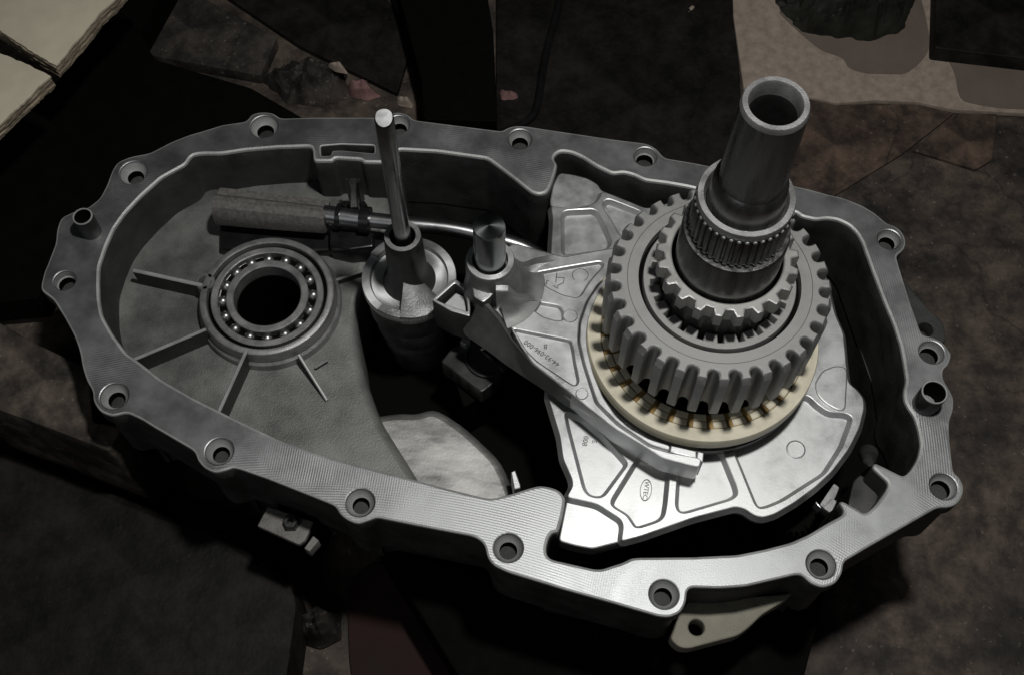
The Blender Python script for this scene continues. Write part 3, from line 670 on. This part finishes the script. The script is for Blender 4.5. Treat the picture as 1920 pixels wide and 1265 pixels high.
# spring clip at the right end
sc = thing('spring_clip', 'small bent metal clip in the gap right of the support plate', 'clip', U(1555, 935, -.03))
slab('strip', [PL(rnd([(1537,945),(1564,905),(1574,913),(1566,932),(1550,956)], 3), -.012)], -.012, -.0135, M['rim'], sc, bev=.0002)
slab('tongue', [PL(rnd([(1543,950),(1560,933),(1570,938),(1562,955),(1556,960)], 3), -.010)], -.010, -.0135, M['rim'], sc, bev=.0004)
slab('bent_edge', [PL([(1529,941),(1531,939),(1541,950),(1539,952)], -.011)], -.011, -.02, M['polish'], sc, bev=.0003)
slab('bent_edge', [PL([(1541,947),(1543,945),(1557,958),(1555,960)], -.011)], -.011, -.02, M['polish'], sc, bev=.0003)
slab('leg', [PL([(1545,948),(1560,940),(1556,958)], -.02)], -.02, -.099, M['void'], sc, bev=0)
# toothed wheel glimpsed in the dark gap
gc = U(1490, 960, -.05); gk = mpp(1490, 960, -.05)
g2 = [(gc.x + r_ * gk * math.cos(a), gc.y + r_ * gk * math.sin(a)) for i in range(22) for r_, a in ((38, 2 * math.pi * (i - .25) / 22), (46, 2 * math.pi * (i - .12) / 22), (46, 2 * math.pi * (i + .12) / 22), (38, 2 * math.pi * (i + .25) / 22))]
o = slab('drive_gear', [[(x - gc.x, y - gc.y) for x, y in g2]], .01, -.045, M['void'], None, bev=.0006); o.location = (gc.x, gc.y, -.06)
tag(o, 'dark toothed gear glimpsed in the gap below the support plate', 'gear')

# ------------------------------------------------------------------ surroundings
FZ = -.18
M['ground'] = mat('grimy_floor', (.105, .083, .068), 0, .75, .75, 9, .9, 160, base2=(.032, .026, .022))
def grime(m, cr=(.012, .010, .009), dust=(.20, .175, .15)):
    nt = m.node_tree; N = nt.nodes; L = nt.links; b = N["Principled BSDF"]
    src = b.inputs["Base Color"].links[0].from_socket
    tc = N.new("ShaderNodeTexCoord")
    wp = N.new("ShaderNodeTexNoise"); wp.inputs["Scale"].default_value = 14; wp.inputs["Detail"].default_value = 5; L.new(tc.outputs["Object"], wp.inputs["Vector"])
    ad = N.new("ShaderNodeVectorMath"); ad.operation = 'MULTIPLY_ADD'; L.new(wp.outputs["Color"], ad.inputs[0]); ad.inputs[1].default_value = (.09, .09, .09); L.new(tc.outputs["Object"], ad.inputs[2])
    vo = N.new("ShaderNodeTexVoronoi"); vo.feature = 'DISTANCE_TO_EDGE'; vo.inputs["Scale"].default_value = 2.6; L.new(ad.outputs[0], vo.inputs["Vector"])
    r1 = N.new("ShaderNodeValToRGB"); r1.color_ramp.elements[0].position = .0; r1.color_ramp.elements[1].position = .006; r1.color_ramp.elements[0].color = (.45, .45, .45, 1); L.new(vo.outputs["Distance"], r1.inputs[0])
    m1 = N.new("ShaderNodeMix"); m1.data_type = 'RGBA'; m1.inputs[6].default_value = (*cr, 1); L.new(r1.outputs[0], m1.inputs[0]); L.new(src, m1.inputs[7])
    sp_ = N.new("ShaderNodeTexNoise"); sp_.inputs["Scale"].default_value = 260; sp_.inputs["Detail"].default_value = 3; L.new(tc.outputs["Object"], sp_.inputs["Vector"])
    r2 = N.new("ShaderNodeValToRGB"); r2.color_ramp.elements[0].position = .64; r2.color_ramp.elements[1].position = .72; L.new(sp_.outputs["Fac"], r2.inputs[0])
    m2 = N.new("ShaderNodeMix"); m2.data_type = 'RGBA'; m2.inputs[7].default_value = (*dust, 1); L.new(r2.outputs[0], m2.inputs[0]); L.new(m1.outputs[2], m2.inputs[6])
    bl = N.new("ShaderNodeTexNoise"); bl.inputs["Scale"].default_value = 42; bl.inputs["Detail"].default_value = 8; bl.inputs["Roughness"].default_value = .7; L.new(tc.outputs["Object"], bl.inputs["Vector"])
    r3 = N.new("ShaderNodeValToRGB"); r3.color_ramp.elements[0].position = .40; r3.color_ramp.elements[0].color = (.35, .35, .35, 1); r3.color_ramp.elements[1].position = .62; r3.color_ramp.elements[1].color = (1.25, 1.2, 1.15, 1); L.new(bl.outputs["Fac"], r3.inputs[0])
    m3 = N.new("ShaderNodeMix"); m3.data_type = 'RGBA'; m3.blend_type = 'MULTIPLY'; m3.inputs[0].default_value = 1; L.new(m2.outputs[2], m3.inputs[6]); L.new(r3.outputs[0], m3.inputs[7])
    L.new(m3.outputs[2], b.inputs["Base Color"])
grime(M['ground'])
M['card'] = mat('grey_brown_cardboard', (.43, .352, .29), 0, .85, .22, 110, .4, 900)
M['stain'] = mat('oil_soaked_cardboard', (.20, .16, .13), 0, .7, .1, 25, .3, 700)  # darker cardboard brown that paints the shade of casting and slab
M['wood'] = mat('pale_board', (.76, .69, .535), 0, .7, .12, 22, .2, 500)
M['edge'] = mat('layered_board_edge', (.40, .33, .24), 0, .85, .75, 30, 1, 600, streak=(2, 2, 30))
M['paint'] = mat('black_painted_steel', (.020, .020, .021), 0, .5, .5, 20, .4, 500)
M['rust'] = mat('scuffed_dark_panel', (.017, .0155, .0145), 0, .6, .6, 12, .5, 300, base2=(.009, .0085, .008), spec=.25)
M['tile'] = mat('worn_floor_slab', (.055, .048, .042), 0, .75, .6, 18, .7, 220)
M['dust'] = mat('dusty_brown_block', (.10, .082, .068), 0, .85, .65, 22, .8, 260)
M['red'] = mat('dark_red_rag', (.028, .011, .010), 0, .9, .5, 20, .8, 300)
M['pink'] = mat('faded_pink_rag', (.30, .17, .16), 0, .9, .5, 40, .8, 300)
M['olive'] = mat('greasy_cast_iron', (.035, .037, .031), .1, .6, .5, 40, .4, 250, spec=.2)
M['rusttile'] = mat('rust_stained_tile', (.13, .09, .068), 0, .75, .5, 16, .6, 260, base2=(.055, .037, .029)); grime(M['rusttile'])
grime(M['tile']); grime(M['dust']); grime(M['rust'], (.004, .004, .004), (.03, .027, .025))
M['zinc'] = mat('zinc_plate', (.26, .25, .235), .3, .6, .4, 60, .5, 700)
def world_quad(name, pts, z, th, m, label, cat, bev=.001, r=6, side=0, group=None):
    W_ = PL(rnd(pts, r), z); c = Vector((sum(p[0] for p in W_) / len(W_), sum(p[1] for p in W_) / len(W_), 0))
    o = slab(name, [[(x - c.x, y - c.y) for x, y in W_]], 0, -th, m, None, bev=bev, side=side)
    o.location = (c.x, c.y, z)
    if label: tag(o, label, cat, group)
    return o
bm = bmesh.new()
bmesh.ops.create_grid(bm, x_segments=60, y_segments=60, size=4)
for v in bm.verts: v.co.z = .0015 * noise.noise(v.co * 3)
gr = bm_done('floor', bm, M['ground'], None); gr.location = (0, 0, FZ); gr["kind"] = 'structure'

world_quad('cardboard_sheet', [(1372,-80),(1375,30),(1392,150),(1395,172),(1450,178),(1520,183),(1570,194),(1642,188),(1720,192),(1790,206),(1990,216),(1990,-80)], FZ + .006, .005, M['card'], 'flat grey brown cardboard sheet on the floor behind the shaft', 'cardboard', r=3)
for pts_, mm_ in (([(1395,178),(1520,186),(1570,196),(1720,196),(1790,212),(1690,290),(1556,372),(1440,420),(1395,420)], 'rusttile'), ([(1794,214),(1870,214),(1860,300),(1830,318),(1712,282)], 'rusttile')):
    tl = world_quad('floor_tile', pts_, FZ + .0032, .0025, M[mm_], None, None, bev=.0006, r=3); tl.parent = gr; tl.location.z -= FZ
o = world_quad('oil_stain', [(1455,20),(1500,62),(1540,96),(1582,108),(1590,128),(1620,138),(1700,140),(1732,112),(1745,88),(1738,40),(1720,-30),(1500,-30)], FZ + .0065, .0004, M['stain'], 'dark oil stain soaked into the cardboard around the iron casting', 'oil stain', bev=0, r=18)  # thin darker brown sheet painting the casting's shadow on the cardboard
o = world_quad('oil_stain', [(1750,92),(1775,108),(1790,135),(1800,190),(1870,203),(1960,207),(1990,100)], FZ + .0065, .0004, M['stain'], 'oil stain on the cardboard in front of the dark slab', 'oil stain', bev=0, r=18)  # second thin brown sheet, coloured as the shade below the slab
world_quad('steel_slab', [(1756,-60),(1752,90),(1800,96),(1990,118),(1990,-60)], FZ + .022, .0155, M['rust'], 'flat black slab lying on the cardboard at the right', 'slab')
# pale boards at the upper left, stacked high
for nm, pts, lab in (('wooden_board', [(-80,18),(0,58),(60,97),(103,123),(125,100),(150,70),(187,25),(215,0),(262,-60),(-80,-60)], 'pale layered board at the upper left, the larger one above the dark gap'),
                     ('wooden_board', [(-80,66),(0,100),(50,120),(95,142),(60,175),(0,232),(-80,300)], 'pale layered board at the left edge, the smaller one below the dark gap')):
    b = thing(nm, lab, 'board', U(sum(p[0] for p in pts) / len(pts), sum(p[1] for p in pts) / len(pts), -.06), 'pale boards at the upper left')
    dense = []
    for i in range(len(pts)):
        a = Vector(pts[i]); c = Vector(pts[(i + 1) % len(pts)]); n = max(1, int((c - a).length / 6))
        for t in range(n): 
            q = a.lerp(c, t / n); dense.append((q.x + 1.6 * noise.noise(Vector((q.x, q.y, 0)) * .05) + random.uniform(-.35, .35), q.y + random.uniform(-.35, .35)))
    zz = -.04
    lay = PL(dense, zz)
    for i in range(6):
        jit = [(x + random.uniform(-.0004, .0003) - (.0009 if i % 2 else 0) + .0012 * noise.noise(Vector((x * 40, y * 40, i * 3.1))), y - .0001 * i + random.uniform(-.0004, .0003)) for x, y in lay]
        slab('ply' if i else 'face_ply', [jit], zz - .0022 * i - (.00005 if i else 0), zz - .0022 * (i + 1) + .0002, M['wood'] if i == 0 else M['edge'], b, bev=.0002, steps=1)
# black sheet added for the shade between the boards and the housing
world_quad('dark_cabinet', [(-80,300),(0,240),(110,150),(270,-60),(330,-60),(262,60),(290,112),(470,165),(600,240),(300,330),(130,420),(70,560),(-80,572)], -.14, .03, M['void'], 'black cabinet edge under the pale boards', 'cabinet')
# floor slabs and scraps behind the housing
world_quad('floor_slab', [(270,-40),(330,-30),(520,70),(488,142),(290,106),(240,80)], FZ + .012, .012, M['tile'], 'worn stone slab on the floor behind the housing, left of the rag scraps', 'slab')
world_quad('floor_slab', [(345,-60),(700,-60),(770,90),(745,175),(560,85)], FZ + .006, .006, M['rust'], 'dark smooth slab on the floor behind the rod', 'slab')
def rag(pts, z, m, lab, h=.012, cat='rag', grp=None):
    W_ = PL(rnd(pts, 6), z); c = Vector((sum(p[0] for p in W_) / len(W_), sum(p[1] for p in W_) / len(W_), 0))
    l = clean(W_); l = l if area(l) > 0 else l[::-1]; bm = bmesh.new(); rows = []; l2 = []
    for i in range(len(l)):
        a_ = Vector(l[i]); b_ = Vector(l[(i + 1) % len(l)]); n_ = max(1, int((b_ - a_).length / .003))
        for t in range(n_): l2.append(a_.lerp(b_, t / n_))
    l = l2
    NR = 22 if cat == 'casting' else 13
    for q in range(NR):
        f = 1 - q / NR; up = h * math.sin(min(1, (1 - f) * 1.5 + .0) * math.pi / 2)
        row = []
        for p in l:
            x = (p.x - c.x) * f; y = (p.y - c.y) * f; v = Vector((x, y, 0)) * 1.0
            nz_ = .45 * noise.noise(v * 55 + Vector((c.x * 9, c.y * 9, 0))) + .35 * noise.noise(v * 140) + .2 * noise.noise(v * 330)
            e_ = 1 + .10 * noise.noise(v * 120 + Vector((3, 1, 0)))
            row.append(bm.verts.new((x * e_, y * e_, max(0, up + h * .9 * nz_ * min(1, q / 2)) if q else 0)))
        rows.append(row)
    for P, Q in zip(rows, rows[1:]):
        for i in range(len(P)): bm.faces.new((P[i], P[(i + 1) % len(P)], Q[(i + 1) % len(P)], Q[i]))
    bm.faces.new(rows[-1])
    o = bm_done('rag_scrap' if cat == 'rag' else cat.replace(' ', '_'), bm, m, None); o.location = (c.x, c.y, z); tag(o, lab, cat, grp); return o
rag([(490,152),(530,128),(600,122),(652,140),(650,185),(600,200),(540,195)], FZ + .001, M['tile'], 'crumpled grey rag on the floor left of the upright rod', .02)
rag([(648,165),(690,160),(715,182),(690,190),(655,182)], FZ + .001, M['pink'], 'pinkish rag scrap on the floor just left of the upright rod tip')
rag([(742,185),(775,192),(774,205),(745,198)], FZ + .001, M['card'], 'pale scrap on the floor right of the upright rod tip', .008)
rag([(612,124),(640,121),(655,140),(630,136)], FZ + .018, M['card'], 'pale sliver lying on top of the grey rag', .006)
rag([(932,168),(975,178),(975,192),(934,196)], FZ + .001, M['pink'], 'faded pink scrap on the floor right of the black post', .006)
o = rag([(1275,25),(1300,10),(1310,15),(1288,36)], FZ + .001, M['card'], 'pale paper scrap on the floor near the cardboard', .004)
world_quad('rubber_mat', [(930,-60),(1368,-60),(1388,150),(1396,330),(1340,420),(930,420)], FZ + .004, .004, M['rust'], 'thin dark rubber mat on the floor between the black block and the cardboard', 'mat')
# black post rising behind the housing
pp = PL([(735,0),(790,235),(930,235),(905,0)], FZ)
o = world_quad('black_post', [(735,-60),(790,150),(795,225),(932,228),(925,60),(905,-60)], FZ + .05, .05, M['void'], 'black rubber block standing on the floor behind the housing', 'block')
rag([(1450,2),(1470,28),(1492,50),(1502,62),(1548,68),(1580,74),(1596,70),(1606,78),(1640,78),(1652,70),(1684,66),(1700,44),(1706,20),(1716,8),(1712,-60),(1452,-60)], FZ + .0062, M['olive'], 'lumpy greasy dark casting sitting on the cardboard', .045, 'casting')
# cable
cp = [(x, y, FZ + .0075) for x, y in ((1062,-60),(1045,20),(1030,75),(1018,130),(1010,185),(1000,215),(975,235),(940,250))]
P3_ = spline3([U(*p) for p in cp], 5); c0 = P3_[0].copy()
o = bm_done('power_cable', tube_bm([p - c0 for p in P3_], .0035, 10), M['black'], None); o.location = c0
tag(o, 'thin black cable running over the floor behind the flange', 'cable')
# stand the housing rests on
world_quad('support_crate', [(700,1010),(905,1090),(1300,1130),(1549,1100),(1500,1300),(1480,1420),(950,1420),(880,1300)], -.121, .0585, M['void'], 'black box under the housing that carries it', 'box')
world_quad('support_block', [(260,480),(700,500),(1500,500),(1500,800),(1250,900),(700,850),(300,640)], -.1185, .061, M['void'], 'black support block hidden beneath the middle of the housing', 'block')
# panel at the lower left
world_quad('scuffed_panel', [(-90,800),(0,840),(110,880),(300,955),(420,995),(545,1085),(560,1125),(520,1420),(-90,1420)], -.13, .049, M['rust'], 'large scuffed black panel filling the lower left corner', 'panel', r=20, bev=.006)
world_quad('floor_slab', [(0,605),(60,640),(165,690),(175,790),(230,800),(205,845),(60,790),(-80,740),(-80,570)], -.05, .129, M['dust'], 'brown dusty slab left of the housing', 'slab')
# red rag bag at the bottom
world_quad('red_sheet', [(650,1090),(700,1050),(880,1080),(905,1180),(965,1300),(960,1420),(700,1420),(655,1250)], FZ + .003, .0025, M['red'], 'dark red sheet on the floor below the near side of the housing', 'sheet', r=25)
rag([(868,1090),(882,1086),(892,1100),(884,1112),(870,1106)], FZ + .0035, M['pink'], 'tiny pink scrap at the corner of the dark red sheet', .006)
rag([(560,1170),(600,1140),(640,1150),(640,1200),(600,1215),(560,1205)], FZ + .001, M['tile'], 'dim pale lump on the floor below the housing', .03, 'lump')
# bolted bracket under the near edge
bt = thing('bolted_bracket', 'small zinc bracket with a dark bolt under the near left edge of the housing', 'bracket', U(540, 990, -.06))
z = -.05
slab('bracket_plate', [PL(rnd([(502,948),(588,977),(572,1012),(560,1020),(482,985)], 3), z)], z, z - .004, M['zinc'], bt, bev=.0006)
slab('bracket_flange', [PL(rnd([(587,1003),(598,1012),(580,1033),(570,1027)], 2), z - .002)], z - .002, z - .012, M['zinc'], bt, bev=.0006)
c = U(547, 981, z); kx = mpp(547, 981, z)
lathe('bolt_head', [(16 * kx, z - .0001), (15.5 * kx, z + .004), (13 * kx, z + .005), (7 * kx, z + .005), (6 * kx, z + .001), (0, z + .001)], c, M['dark'], bt, 6, smooth=20)
slab('bracket_stay', [PL(rnd([(520,935),(600,950),(590,985),(515,965)], 3), z)], z - .0042, -.1, M['void'], bt, bev=0)
